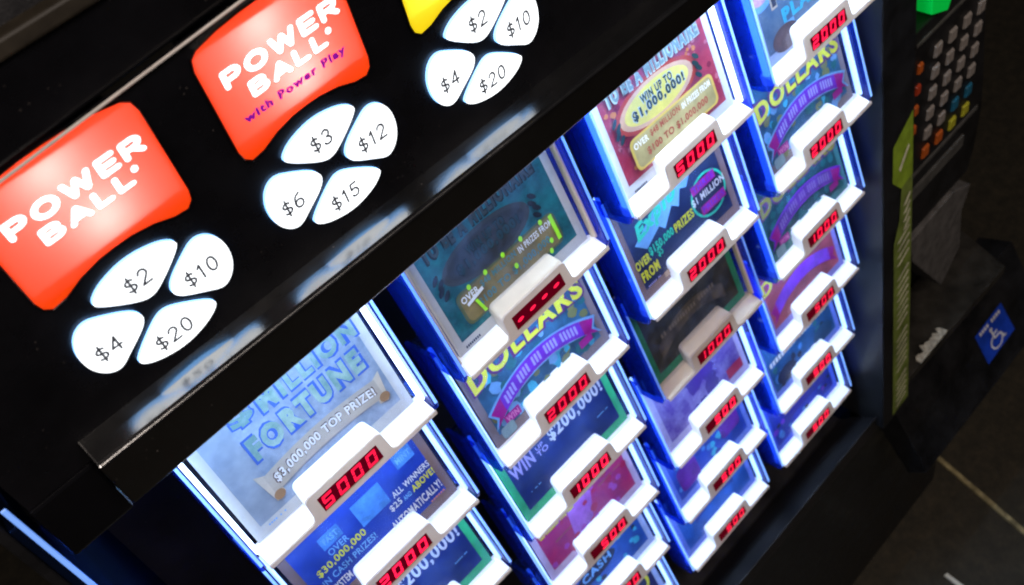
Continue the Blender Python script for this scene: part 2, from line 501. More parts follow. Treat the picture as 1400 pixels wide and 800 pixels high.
# the right-hand section (post, keypad, shelf) is drawn at its own, slightly larger unit
def RS(X, Y, Z): return U(X * 1.1138 + 0.0528, Y * 1.1138 + 0.3307, Z * 1.1138 + 0.2488)
def postz(Y): return -0.22 - 0.073 * (Y + 0.14)
mb = MB()
mb.prism([RS(3.095, -1.2, postz(-1.2)), RS(3.39, -1.2, postz(-1.2)), RS(3.39, -1.2, -0.02), RS(3.095, -1.2, -0.02)],
         [RS(3.095, 3.16, postz(3.16)), RS(3.39, 3.16, postz(3.16)), RS(3.39, 3.16, -0.02), RS(3.095, 3.16, -0.02)])
mpart('bay_post', mb, M_BODY, mach, 0.0012)
mb = MB(); mb.box((-0.77, 4.21, 0.02), (5.4, 7.5, 0.85), U)
mpart('lower_body', mb, M_BODY, mach, 0.002)
mb = MB(); mb.box((3.86, -1.2, 0.28), (5.3, 4.2, 0.85), U)
mpart('side_column', mb, M_BODY, mach, 0.002)

for c_, on in enumerate([1, 0, 1, 1]):      # unseen strips added under the rail to light each column's top bin
    mb = MB(); mb.box((c_ - 0.33, -1.048, -0.12), (c_ + 0.33, -1.035, -0.06), U)
    mpart('bay_fill', mb, glow('bay_fill_glow', (0.50, 0.74, 1.0), 190.0) if on else M_BROWN, mach)

# ---- backlit game tiles
M_ORANGE = backlit('tile_orange', (1.0, 0.060, 0.004), 0.95, (0.9, 0.125, 0.085))
M_YELLOW = backlit('tile_yellow', (1.0, 0.72, 0.01), 0.95, (0.9, 0.7, 0.05))
M_WHITE = glow('letter_white', (1.0, 0.96, 1.0), 1.6)
M_PURPLE = glow('letter_purple', (0.20, 0.0, 0.30), 0.6)
def tile_outline(cx):
    bot = [(-0.1885, -1.645), (-0.183, -1.622), (-0.168, -1.609), (-0.135, -1.613), (-0.09, -1.630), (-0.04, -1.6395), (0, -1.641),
           (0.04, -1.6395), (0.09, -1.630), (0.135, -1.613), (0.168, -1.609), (0.183, -1.622), (0.1885, -1.645)]
    top = [(0.1885, -1.86), (0.182, -1.884), (0.165, -1.896), (0.11, -1.907), (0.05, -1.9125), (0, -1.914),
           (-0.05, -1.9125), (-0.11, -1.907), (-0.165, -1.896), (-0.182, -1.884), (-0.1885, -1.86)]
    return [(cx + x, y) for x, y in bot + top]
TILES = [(-0.2305, M_ORANGE, 'lit orange game tile reading POWER BALL', ['POWER', 'BALL', '.'], None),
         (0.2825, M_ORANGE, 'lit orange game tile with a purple third line', ['POWER', 'BALL', '.'], 'with Power Play'),
         (0.7955, M_YELLOW, 'lit yellow game tile', [], None)]
def panel_text(body, cx, y0, y1, w, z, mat, parent, bold, name='printed_text', skew=0.0):
    me = text_mesh(name, body, lambda x, y: U(cx + (x - 0.5) * w + skew * (y - 0.5), y1 + (y0 - y1) * y, z), bold)
    o = obj(name, me, mat, parent)
    return o
for cx, mat, lab, words, third in TILES:
    mb = MB()
    ol = tile_outline(cx)
    mb.poly([U(x, y, PZ - 0.010) for x, y in ol])
    t = mpart('game_tile', mb, mat, mach)
    t['label'] = lab
    mb = MB()   # thin gasket rim round the tile
    n = len(ol)
    big = [(cx + (x - cx) * 1.012, -1.76 + (y + 1.76) * 1.016) for x, y in ol]
    for i in range(n):
        j = (i + 1) % n
        mb.poly([U(*ol[i], PZ - 0.0102), U(*ol[j], PZ - 0.0102), U(*big[j], PZ - 0.0125), U(*big[i], PZ - 0.0125)])
        mb.poly([U(*big[i], PZ - 0.0125), U(*big[j], PZ - 0.0125), U(*big[j], PZ + 0.001), U(*big[i], PZ + 0.001)])
    mpart('gasket', mb, M_GLOSS, t)
    z = PZ - 0.0125
    if words:
        for word, wx, yb, hh, ww in [('POWER', 0.008, -1.790, 0.033, 0.300), ('BALL', 0.004, -1.739, 0.030, 0.200)]:
            obj('printed_text', stroke_word('printed_text', word, lambda x, y, k: U(cx + wx + (x - 0.5) * ww, yb - hh * y, z - 2e-5 * k), 0.33, 0.50), M_WHITE, t)
        mb = MB(); mb.poly([U(cx + 0.119 + 0.008 * math.cos(k), -1.763 + 0.008 * math.sin(k), z) for k in [i * math.pi / 6 for i in range(12)]])
        mpart('printed_dot', mb, M_WHITE, t)
    if third:
        panel_text(third, cx - 0.002, -1.715, -1.688, 0.285, z - 0.002, M_PURPLE, t, 0.055)
    # bulbs behind the sheet
    for bx, by, e in [(-0.02, -1.868, 0.036), (0.02, -1.712, 0.036)]:
        l = bpy.data.lights.new('tile_bulb', 'POINT')
        l.energy = e; l.color = (1.0, 0.9, 1.25); l.shadow_soft_size = 0.004
        lo = bpy.data.objects.new('tile_bulb', l); col.objects.link(lo)
        lo.location = U(cx + bx, by, PZ + 0.062)
        lo.parent = mach; lo.matrix_parent_inverse = Matrix.Translation(mach.location).inverted()
# the panel is cut open behind the tiles: a white light box
# ---- amount buttons
M_BTN = glow('button_white', (0.90, 0.96, 1.0), 1.8, (0.8, 0.8, 0.8))
M_BTNSIDE = glow('button_side_blue', (0.20, 0.50, 1.0), 2.4, (0.5, 0.6, 0.8))
M_INK = plain('button_ink', (0.10, 0.115, 0.15), 0.6)
PT = [(-0.108, -0.104), (-0.072, -0.129), (0, -0.144), (0.072, -0.129), (0.110, -0.104), (0.104, -0.084), (0.036, -0.034), (0, -0.018), (-0.036, -0.034), (-0.104, -0.086)]
PR = [(0.036, -0.008), (0.052, -0.030), (0.100, -0.062), (0.137, -0.082), (0.170, -0.070), (0.190, -0.036), (0.194, 0.004), (0.186, 0.042), (0.165, 0.072), (0.137, 0.084), (0.100, 0.060), (0.052, 0.030), (0.036, 0.010)]
PB = [(x, -y) for x, y in PT][::-1]
PL = [(-x, y) for x, y in PR][::-1]
GR = [(-0.2305, ['$2', '$10', '$20', '$4']), (0.2825, ['$3', '$12', '$15', '$6']), (0.7955, ['$2', '$10', '$20', '$4'])]
TPOS = [(-0.005, -0.088), (0.118, -0.003), (-0.008, 0.088), (-0.135, 0.008)]
for cx, vals in GR:
    cy = -1.457
    for P, val, (tx, ty) in zip([PT, PR, PB, PL], vals, TPOS):
        ol = chaikin(P, 2)
        mx = sum(p[0] for p in ol) / len(ol); my = sum(p[1] for p in ol) / len(ol)
        ol = [(mx * 1.03 + (x - mx) * 0.985, my * 1.03 + (y - my) * 0.965) for x, y in ol]
        mx *= 1.03; my *= 1.03
        inn = [(mx + (x - mx) * 0.93, my + (y - my) * 0.92) for x, y in ol]
        mb = MB(); n = len(ol)
        i0 = 0
        mb.v += [tuple(U(cx + x, cy + y, PZ - 0.011)) for x, y in ol] + [tuple(U(cx + x, cy + y, PZ - 0.0165)) for x, y in inn]
        mb.f.append(list(range(n, 2 * n)))
        for k in range(n):
            j = (k + 1) % n
            mb.f.append([k, j, n + j, n + k])
        bt = mpart('amount_button', mb, M_BTN, mach, smooth=False)
        bt['label'] = 'lit white %s button' % val
        mb = MB()
        for k in range(n):
            j = (k + 1) % n
            mb.poly([U(cx + ol[k][0], cy + ol[k][1], PZ - 0.011), U(cx + ol[j][0], cy + ol[j][1], PZ - 0.011),
                     U(cx + ol[j][0], cy + ol[j][1], PZ + 0.001), U(cx + ol[k][0], cy + ol[k][1], PZ + 0.001)])
        mpart('button_skirt', mb, M_BTNSIDE, bt)
        hh = 0.038; ww = sum(GLYPH[c][0] for c in val) * hh * 0.92 + hh * 0.22 * (len(val) - 1)
        obj('printed_text', stroke_word('printed_text', val, lambda x, y, k: U(cx + tx + (x - 0.5) * ww, cy + ty + hh * (0.5 - y), PZ - 0.0185 - 1e-5 * k), 0.165, 0.26), M_INK, bt)

# ================================================================== ticket bins
TH = -0.289
PITCH = 0.6704
BASE_S = 0.09
def L(u, s, n):          # bin-local coordinates -> metres (origin at the foot of the lip)
    return Vector((u * S, -n * S, -(s - BASE_S) * S))
def bin_origin(c, r):
    Y = r * PITCH + BASE_S * math.cos(TH)
    Z = BASE_S * math.sin(TH)
    return U(c, Y, Z)

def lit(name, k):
    return glow(name, (0.80 - 0.22 * k, 0.88 - 0.12 * k, 1.0), 0.45, (0.8, 0.8, 0.82))  # light falling on the white plastic put in as glow, bluer in lower rows
M_STRIP = glow('strip_glow', (0.55, 0.74, 1.0), 5.0, (0.6, 0.66, 0.8))
M_STRIP2 = glow('strip_glow_low', (0.28, 0.50, 1.0), 1.7, (0.5, 0.6, 0.8))
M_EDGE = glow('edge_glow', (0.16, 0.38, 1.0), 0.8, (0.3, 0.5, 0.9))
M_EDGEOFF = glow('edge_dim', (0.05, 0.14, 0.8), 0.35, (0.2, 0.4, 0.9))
M_FILL = glow('bin_fill_glow', (0.42, 0.66, 1.0), 95.0)
# shared meshes
def mesh_lip():
    mb = MB()
    prof = [(0.090, -0.10), (0.090, -0.004), (0.070, -0.004), (0.030, -0.074), (0.030, -0.10)]
    mb.prism([L(-0.404, s, n) for s, n in prof], [L(0.404, s, n) for s, n in prof])
    return mb.mesh('lip', 0.0018, 3)
def mesh_housing():
    mb = MB()
    a = [(-0.032, 0.0), (0.086, 0.0), (0.086, -0.09), (-0.02, -0.11), (-0.082, -0.082)]
    def sl(sg):
        return [L(sg * (0.186 if n > -0.05 else 0.170), s, n) for s, n in a]
    mb.prism(sl(-1), sl(1))
    return mb.mesh('display_housing', 0.0036, 4, True)
def mesh_fascia():
    mb = MB()
    o = [(-0.404, 0.091), (-0.404, 0.072), (-0.205, 0.072), (-0.192, 0.066), (-0.186, 0.055), (-0.180, -0.016), (-0.172, -0.026), (-0.16, -0.030),
         (0.16, -0.030), (0.172, -0.026), (0.180, -0.016), (0.186, 0.055), (0.192, 0.066), (0.205, 0.072), (0.404, 0.072), (0.404, 0.091)]
    mb.prism([L(u, s, -0.004) for u, s in o], [L(u, s, 0.006) for u, s in o])
    return mb.mesh('fascia', 0.0003, 1)
def mesh_wall(sg):
    mb = MB()
    o = [(-0.63, -0.02), (-0.62, -0.005), (0.06, -0.005), (0.098, -0.03), (0.104, -0.08), (0.09, -0.20), (-0.63, -0.22)]
    mb.prism([L(sg * 0.411, s, n) for s, n in o], [L(sg * 0.434, s, n) for s, n in o])
    return mb.mesh('side_wall', 0.0012, 2)
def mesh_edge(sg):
    mb = MB()      # bright front edge of the clear side wall, its light put in as glow
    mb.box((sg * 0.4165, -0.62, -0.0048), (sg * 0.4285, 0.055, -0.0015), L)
    return mb.mesh('edge_glow_line')
def mesh_flange(sg):
    mb = MB()
    o = [(-0.63, -0.075), (-0.63, -0.040), (0.035, -0.040), (0.035, -0.075)]
    mb.prism([L(sg * 0.392, s, n) for s, n in o], [L(sg * 0.4085, s, n) for s, n in o])
    return mb.mesh('light_strip', 0.0008, 1)
def mesh_tray():
    mb = MB()
    mb.box((-0.409, -0.62, -0.20), (0.409, 0.08, -0.185), L)
    mb.box((-0.409, 0.075, -0.186), (0.409, 0.0885, -0.101), L)
    return mb.mesh('tray')
def mesh_cover():
    mb = MB()
    mb.poly([L(-0.377, -0.62, -0.052), L(0.377, -0.62, -0.052), L(0.377, 0.03, -0.052), L(-0.377, 0.03, -0.052)])
    return mb.mesh('clear_cover')
def mesh_fill():
    mb = MB()      # unseen strip added under the foot of the bin to light the ticket below
    mb.box((-0.33, 0.094, -0.060), (0.33, 0.100, -0.035), L)
    return mb.mesh('underside_fill')
def mesh_window():
    mb = MB()
    mb.box((-0.1405, -0.001, 0.0062), (0.1405, 0.0615, 0.0085), L)
    return mb.mesh('display_window')
SEG = {'0': 'abcdef', '1': 'bc', '2': 'abged', '3': 'abgcd', '5': 'afgcd', '-': 'g'}
def mesh_digit(ch):
    mb = MB()
    W, H, T = 0.046, 0.054, 0.0118
    def q(x0, z0, x1, z1):
        def P(x, z): return (x + z * 0.22 - 0.022 * 0, z)
        pts = [(x0, z0), (x1, z0), (x1, z1), (x0, z1)]
        mb.poly([L(x + (H - z) * 0.0 + (H / 2 - z) * 0.22, z, 0.0) for x, z in pts])
    g = 0.0014
    segs = {'a': (g, 0, W - g, T), 'd': (g, H - T, W - g, H), 'g': (g * 2, H / 2 - T / 2, W - 2 * g, H / 2 + T / 2),
            'f': (0, g + 0.002, T, H / 2 - g), 'b': (W - T, g + 0.002, W, H / 2 - g), 'e': (0, H / 2 + g, T, H - g - 0.002), 'c': (W - T, H / 2 + g, W, H - g - 0.002)}
    for c in SEG[ch]:
        if ch == '-':
            mb.poly([L(W / 2 + 0.017 * math.cos(k) + 0.003 * -math.sin(k), H / 2 + 0.0075 * math.sin(k), 0.0) for k in [i * math.pi / 6 for i in range(12)]])
        else:
            q(*segs[c])
    return mb.mesh('digit')
ME = dict(lip=mesh_lip(), housing=mesh_housing(), fascia=mesh_fascia(), wl=mesh_wall(-1), wr=mesh_wall(1), el=mesh_edge(-1), er=mesh_edge(1), fl=mesh_flange(-1), fr=mesh_flange(1),
          tray=mesh_tray(), cover=mesh_cover(), lamp=mesh_fill(), window=mesh_window())
DIG = {}
def digit(ch):
    if ch not in DIG: DIG[ch] = mesh_digit(ch)
    return DIG[ch]

BINS = {
    (0, 0): ('5000', 'lit'), (0, 1): ('2000', 'lit'), (0, 2): ('1000', 'lit'),
    (1, 0): ('----', 'half'), (1, 1): ('2000', 'lit'), (1, 2): ('1000', 'lit'), (1, 3): ('500', 'lit'), (1, 4): ('500', 'lit'), (1, 5): ('500', 'lit'),
    (2, 0): ('5000', 'lit'), (2, 1): ('2000', 'lit'), (2, 2): ('1000', 'off'), (2, 3): ('500', 'lit'), (2, 4): ('500', 'lit'), (2, 5): ('500', 'lit'),
    (3, 0): ('2000', 'lit'), (3, 1): ('2000', 'lit'), (3, 2): ('1000', 'lit'), (3, 3): ('500', 'lit'), (3, 4): ('500', 'lit'), (3, 5): ('500', 'lit'),
}
COLN = ['leftmost column', 'second column', 'third column', 'rightmost column']
ROWN = ['topmost', 'second from top', 'third from top', 'fourth from top', 'fifth from top', 'lowest']
def slot(me, mat):
    """object-level material so copies share one mesh"""
    def f(o):
        if not o.data.materials: o.data.materials.append(None)
        o.material_slots[0].link = 'OBJECT'
        o.material_slots[0].material = mat
        return o
    return f
for (c, r), (val, state) in BINS.items():
    state_word = {'lit': 'lit', 'half': 'dim cream-topped', 'off': 'unlit cream'}[state]
    t = thing('ticket_bin', '%s bin, display %s, %s in %s' % (state_word, val if val != '----' else 'four dashes', ROWN[r], COLN[c]), 'ticket bin',
              bin_origin(c, r), TH, 'clear blue ticket bins in the machine bay')
    jr = random.Random(c * 17 + r * 5 + 2)
    t.location = t.location + Vector((jr.uniform(-1, 1) * 0.0005, jr.uniform(-1, 1) * 0.0006, jr.uniform(-1, 1) * 0.0005))
    t.rotation_euler = (TH + math.radians(jr.uniform(-0.7, 0.7)), math.radians(jr.uniform(-0.5, 0.5)), math.radians(jr.uniform(-0.5, 0.5)))
    ml = lit('lip_glow_%d' % r, r / 5.0)
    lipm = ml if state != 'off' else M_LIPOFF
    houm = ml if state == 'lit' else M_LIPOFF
    strm = (M_STRIP if r == 0 else M_STRIP2) if state == 'lit' else M_LIPOFF
    for nm, me, mat in [('lip', ME['lip'], lipm), ('display_housing', ME['housing'], houm), ('fascia', ME['fascia'], M_LIPSHADE),
                        ('side_wall', ME['wl'], M_BLUE), ('side_wall', ME['wr'], M_BLUE), ('edge_strip', ME['fl'], strm), ('edge_strip', ME['fr'], strm),
                        ('edge_glow_line', ME['el'], M_EDGE if state == 'lit' else M_EDGEOFF), ('edge_glow_line', ME['er'], M_EDGE if state == 'lit' else M_EDGEOFF), ('tray', ME['tray'], M_TRAY), ('clear_cover', ME['cover'], M_COVER)]:
        o = bpy.data.objects.new(nm, me); col.objects.link(o); o.parent = t
        slot(me, mat)(o)
    below = BINS.get((c, r + 1))
    if below and below[1] == 'lit':
        o = bpy.data.objects.new('underside_fill', ME['lamp']); col.objects.link(o); o.parent = t
        slot(ME['lamp'], M_FILL)(o)
    d = bpy.data.objects.new('display_window', ME['window']); col.objects.link(d); d.parent = t
    slot(ME['window'], M_WIN)(d)
    d['label'] = 'red display reading %s' % val
    for k, ch in enumerate(val.rjust(4)):
        if ch == ' ': continue
        g = bpy.data.objects.new('digit', digit(ch)); col.objects.link(g); g.parent = d
        slot(g.data, glow('led_red_%d' % ((c * 5 + r * 3) % 4), (1.0, 0.012, 0.06), 1.1 + 0.25 * ((c * 5 + r * 3) % 4), (0.2, 0.0, 0.01)))(g)
        g.location = (L(-0.131 + k * 0.0695, 0.0038, 0.0095) - L(0, 0, 0))

# ================================================================== tickets
class Ticket:
    def __init__(self, c, r, label, bg, border=None):
        self.t = thing('lottery_ticket', label, 'lottery ticket', bin_origin(c, r), TH, 'scratch tickets in the bins')
        self.n = -0.074
        jr = random.Random(c * 31 + r * 7)
        self.t.rotation_euler = (TH, math.radians(jr.uniform(-0.9, 0.9)), 0)
        mb = MB(); mb.box((-0.374, -0.60, -0.084), (0.374, 0.0275, -0.0745), L)
        o = obj('paper', mb.mesh('paper'), bg if not border else border, self.t)
        if border:
            self.rect(-0.335, -0.585, 0.335, -0.022, bg, 'printed_field')
    def pts(self, pts, mat, name):
        self.n += 0.0005
        mb = MB(); mb.poly([L(u, s, self.n) for u, s in pts])
        return obj(name, mb.mesh(name), mat, self.t)
    def rect(self, u0, s0, u1, s1, mat, name='printed_block'):
        return self.pts([(u0, s0), (u1, s0), (u1, s1), (u0, s1)], mat, name)
    def disc(self, u, s, ru, rs, mat, name='printed_oval', k=28, rot=0.0):
        return self.pts([(u + ru * math.cos(a) * math.cos(rot) - rs * math.sin(a) * math.sin(rot), s + ru * math.cos(a) * math.sin(rot) + rs * math.sin(a) * math.cos(rot)) for a in [i * 2 * math.pi / k for i in range(k)]], mat, name)
    def round(self, u0, s0, u1, s1, rad, mat, name='printed_plate'):
        p = []
        for cx, cy, a0 in [(u1 - rad, s1 - rad, 0), (u0 + rad, s1 - rad, 90), (u0 + rad, s0 + rad, 180), (u1 - rad, s0 + rad, 270)]:
            for k in range(5):
                a = math.radians(a0 + 22.5 * k); p.append((cx + rad * math.cos(a), cy + rad * math.sin(a)))
        return self.pts(p, mat, name)
    def band(self, u0, u1, base, arch, hgt, mat, name='printed_banner', tails=0.0, power=2):
        """arched ribbon: centre line s = base - arch*(1-x^2)"""
        n = 14
        def cl(x): return base - arch * (1 - abs(x) ** power)
        um, uh = (u0 + u1) / 2, (u1 - u0) / 2
        top = [(um + uh * x, cl(x) - hgt / 2) for x in [-1 + 2 * k / n for k in range(n + 1)]]
        bot = [(um + uh * x, cl(x) + hgt / 2) for x in [1 - 2 * k / n for k in range(n + 1)]]
        p = top + ([(u1 - tails, cl(1))] if tails else []) + bot + ([(u0 + tails, cl(-1))] if tails else [])
        self.n += 0.0005
        mb = MB(); mb.poly([L(u, s, self.n) for u, s in p])
        me = mb.mesh(name)
        return obj(name, me, mat, self.t)
    def text(self, body, u0, u1, s_base, hgt, mat, bold=0.02, arch=0.0, name='printed_text', outline=None, ow=0.05, shear=0.0, rise=0.0):
        def fn(lift):
            def g(x, y):
                k = 2 * x - 1
                return L(u0 + (u1 - u0) * x, s_base - rise * x - hgt * y - arch * (1 - k * k), lift)
            return g
        if outline is not None:
            self.n += 0.0005
            lift = self.n
            d = ow
            def go(x, y):
                k = 2 * x - 1
                return L(u0 - hgt * 0.10 + (u1 - u0 + hgt * 0.2) * x, s_base + hgt * 0.10 - rise * x - hgt * 1.2 * y - arch * (1 - k * k), lift)
            obj('text_outline', text_mesh('text_outline', body, go, bold + d, shear), outline, self.t)
        self.n += 0.0005
        return obj(name, text_mesh(name, body, fn(self.n), bold, shear), mat, self.t)
    def fine(self, u0, u1, s, mat, n=14, hgt=0.008, rise=0.0):
        """a line of print too small to read"""
        self.n += 0.0005
        rnd = random.Random(int((u0 + s) * 1e4) + n)
        mb = MB()
        x = u0; step = (u1 - u0) / n
        for k in range(n):
            if rnd.random() < 0.15: continue
            a = u0 + k * step
            mb.poly([L(a, s - hgt * rnd.uniform(0.75, 1), self.n), L(a + step * 0.7, s - hgt, self.n), L(a + step * 0.7, s, self.n), L(a, s, self.n)])
        return obj('fine_print', mb.mesh('fine_print'), mat, self.t)
    def blobs(self, n, u0, s0, u1, s1, rad, mats, seed):
        rnd = random.Random(seed)
        by = {}
        for k in range(n):
            mt_ = mats[k % len(mats)]
            self.n += 0.0002
            mb = by.setdefault(mt_.name, (mt_, MB()))[1]
            u, s = rnd.uniform(u0, u1), rnd.uniform(s0, s1)
            r_ = rnd.uniform(0.5, 1) * rad; k0 = rnd.uniform(0, 6)
            mb.poly([L(u + r_ * rnd.uniform(0.7, 1.2) * math.cos(k0 + i * math.pi / 3.5), s + r_ * rnd.uniform(0.7, 1.2) * math.sin(k0 + i * math.pi / 3.5), self.n) for i in range(7)])
        for nm, (mt_, mb) in by.items():
            o = obj('print_pattern', mb.mesh('print_pattern'), mt_, self.t)
            o['kind'] = 'stuff'

P = plain
WHITE = P('ink_white', (0.82, 0.82, 0.84), 0.4, 0.4, 0.03)
GREYW = P('ticket_margin', (0.55, 0.55, 0.55), 0.4, 0.4, 0.04)
NAVY = P('ink_navy', (0.010, 0.012, 0.055), 0.4, 0.4, 0.2)
BLACKI = P('ink_black', (0.012, 0.012, 0.014), 0.4, 0.4, 0.2)
YELL = P('ink_yellow', (0.75, 0.72, 0.03), 0.4, 0.4, 0.1)
LIME = P('ink_lime', (0.42, 0.95, 0.02), 0.4, 0.4, 0.05)
GOLD = P('ink_gold', (0.23, 0.17, 0.05), 0.35, 0.5, 0.3)
PURP = P('ink_purple', (0.19, 0.02, 0.62), 0.4, 0.4, 0.2)
MAGE = P('ink_magenta', (0.40, 0.01, 0.30), 0.4, 0.4, 0.2)
PINK = P('ink_pink', (0.75, 0.25, 0.55), 0.4, 0.4, 0.1)
LBLUE = P('ink_light_blue', (0.18, 0.42, 0.80), 0.4, 0.4, 0.15)
CYAN = P('ink_cyan', (0.05, 0.45, 0.70), 0.4, 0.4, 0.15)
GREEN = P('ink_green', (0.02, 0.30, 0.10), 0.4, 0.4, 0.2)
TEALI = P('ink_teal', (0.02, 0.16, 0.19), 0.4, 0.4, 0.3)
MINT = P('ink_mint', (0.03, 0.60, 0.38), 0.4, 0.4, 0.1)
TAN = P('ink_tan', (0.55, 0.48, 0.40), 0.4, 0.4, 0.1)
ORAN = P('ink_orange', (0.75, 0.25, 0.08), 0.4, 0.4, 0.2)
LAV = P('ink_lavender', (0.42, 0.38, 0.85), 0.4, 0.4, 0.1)

# --- leftmost column, top
k = Ticket(0, 0, 'silver blue ticket with a scroll reading $3,000,000 TOP PRIZE, top of leftmost column', paper('foil_silver', (0.20, 0.26, 0.36), (0.42, 0.50, 0.66), 25, (0.30, 0.34, 0.36)), GREYW)
FBL = P('foil_outline_blue', (0.05, 0.13, 0.55), 0.35, 0.4, 0.15); FGR = paper('foil_green', (0.16, 0.30, 0.27), (0.36, 0.50, 0.44), 60)
k.rect(-0.335, -0.585, -0.22, -0.022, P('foil_side', (0.30, 0.36, 0.46), 0.35, 0.4, 0.25, 25))
k.text('$', -0.205, -0.115, -0.375, 0.075, FGR, 0.05, outline=FBL)
k.text('MILLION', -0.09, 0.335, -0.362, 0.085, FGR, 0.05, outline=FBL)
k.text('FORTUNE', -0.205, 0.295, -0.232, 0.098, FGR, 0.06, outline=FBL, ow=0.07)
k.pts([(-0.255, -0.195), (-0.205, -0.165), (-0.19, -0.07), (-0.235, -0.055)], TAN, 'scroll_end')
k.pts([(0.265, -0.165), (0.32, -0.19), (0.30, -0.06), (0.262, -0.07)], TAN, 'scroll_end')
k.band(-0.225, 0.29, -0.128, 0.02, 0.088, P('scroll_cream', (0.50, 0.44, 0.38), 0.4, 0.4, 0.15, 30), 'printed_scroll')
k.text('$3,000,000 TOP PRIZE!', -0.195, 0.268, -0.108, 0.044, WHITE, 0.03, 0.02, outline=P('ink_brown', (0.10, 0.06, 0.05), 0.5), ow=0.05)
k.disc(0.29, -0.085, 0.022, 0.02, P('ink_bronze', (0.35, 0.2, 0.1), 0.4), 'scroll_roll')
k.disc(-0.215, -0.075, 0.022, 0.02, P('ink_bronze', (0.35, 0.2, 0.1), 0.4), 'scroll_roll')
k.fine(-0.33, -0.23, -0.004, LBLUE, 10)

k = Ticket(0, 1, 'royal blue ticket with OVER $30,000,000 IN CASH PRIZES, second in leftmost column', P('field_royal', (0.012, 0.045, 0.40), 0.35, 0.4, 0.25, 30), P('ticket_brown_edge', (0.20, 0.12, 0.10), 0.4))
PALE = P('ink_pale_blue', (0.06, 0.22, 0.62), 0.4, 0.4, 0.3, 80)
k.rect(-0.205, -0.30, -0.105, -0.235, PALE); k.rect(-0.03, -0.305, 0.12, -0.185, PALE); k.rect(0.215, -0.345, 0.31, -0.275, PALE)
k.text('FAST', -0.19, -0.12, -0.255, 0.03, LBLUE, 0.02); k.text('MINT', 0.225, 0.30, -0.295, 0.03, LBLUE, 0.02)
k.text('OVER', -0.20, -0.10, -0.195, 0.034, LBLUE, 0.02)
k.text('$30,000,000', -0.285, -0.035, -0.148, 0.042, YELL, 0.02)
k.text('IN CASH PRIZES!', -0.29, -0.01, -0.10, 0.034, LBLUE, 0.02)
k.text('ALL WINNERS', 0.135, 0.335, -0.182, 0.032, WHITE, 0.015)
k.text('$25', 0.095, 0.155, -0.135, 0.036, WHITE, 0.02); k.text('AND', 0.165, 0.205, -0.135, 0.024, LBLUE, 0.02); k.text('ABOVE!', 0.215, 0.335, -0.135, 0.036, YELL, 0.03)
k.text('AUTOMATICALLY!', 0.06, 0.33, -0.055, 0.045, WHITE, 0.025)
k.text('SYSTEM', -0.27, -0.18, -0.045, 0.04, WHITE, 0.02)
k.fine(0.25, 0.33, -0.03, ORAN, 6)

def win_ticket(c, r, label):
    k = Ticket(c, r, label, P('field_dusk_blue', (0.012, 0.030, 0.19), 0.35, 0.4, 0.35, 20), P('ticket_green_edge', (0.03, 0.42, 0.18), 0.4, 0.4, 0.2))
    k.text('WIN', -0.325, -0.175, -0.222, 0.085, LAV, 0.03)
    k.text('UP', -0.15, -0.10, -0.265, 0.026, LAV, 0.02); k.text('TO', -0.155, -0.085, -0.225, 0.034, LAV, 0.02)
    k.text('$200,000!', -0.06, 0.32, -0.228, 0.09, P('ink_silver', (0.55, 0.58, 0.75), 0.4), 0.03)
    k.fine(-0.28, -0.21, -0.10, LBLUE, 8); k.fine(0.22, 0.30, -0.13, LBLUE, 8)
    return k
win_ticket(0, 2, 'green-edged navy ticket reading WIN UP TO $200,000, at bottom left')
win_ticket(1, 2, 'navy ticket with green edge reading WIN UP TO $200,000, third in second column')

# --- second column
def millionaire(c, r, label, field, edge, ovc, ring, plate, lead, ink1, dim):
    k = Ticket(c, r, label, field, edge)
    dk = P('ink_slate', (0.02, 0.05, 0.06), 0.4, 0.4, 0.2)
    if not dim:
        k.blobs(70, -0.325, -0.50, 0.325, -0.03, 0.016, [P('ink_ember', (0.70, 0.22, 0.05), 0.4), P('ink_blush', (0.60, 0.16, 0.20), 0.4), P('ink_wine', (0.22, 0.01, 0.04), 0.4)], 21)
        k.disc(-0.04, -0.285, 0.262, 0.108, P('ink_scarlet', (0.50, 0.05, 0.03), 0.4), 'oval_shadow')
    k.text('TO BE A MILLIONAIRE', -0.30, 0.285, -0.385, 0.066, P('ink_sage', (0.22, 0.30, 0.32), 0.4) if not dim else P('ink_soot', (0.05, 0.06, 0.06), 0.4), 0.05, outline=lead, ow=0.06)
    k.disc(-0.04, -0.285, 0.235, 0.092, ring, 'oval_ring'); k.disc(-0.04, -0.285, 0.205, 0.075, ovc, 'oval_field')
    k.text('WIN UP TO', -0.13, 0.07, -0.300, 0.038, dk, 0.04, outline=lead, ow=0.03)
    k.text('$1,000,000!', -0.20, 0.13, -0.248, 0.050, dk, 0.05, outline=lead, ow=0.03)
    for sg in (-1, 1):
        for j in range(4):
            k.disc(-0.04 + sg * (0.25 + 0.012 * (j % 2)), -0.23 - 0.028 * j, 0.024, 0.011, dk if not dim else lead, 'laurel_leaf', 10, sg * 0.8)
    k.round(-0.275, -0.205, 0.275, -0.055, 0.03, plate[0], 'plate_edge'); k.round(-0.262, -0.195, 0.262, -0.065, 0.026, plate[1], 'printed_plate')
    k.text('OVER', -0.255, -0.165, -0.152, 0.030, ink1, 0.03); k.text('$48 MILLION', -0.15, 0.045, -0.152, 0.034, plate[2], 0.03)
    k.text('IN PRIZES FROM', 0.06, 0.25, -0.152, 0.030, ink1, 0.03)
    k.text('$100 TO $1,000,000', -0.195, 0.21, -0.088, 0.040, plate[2], 0.03)
    k.fine(-0.335, -0.255, 0.006, NAVY, 8, 0.012)
    return k
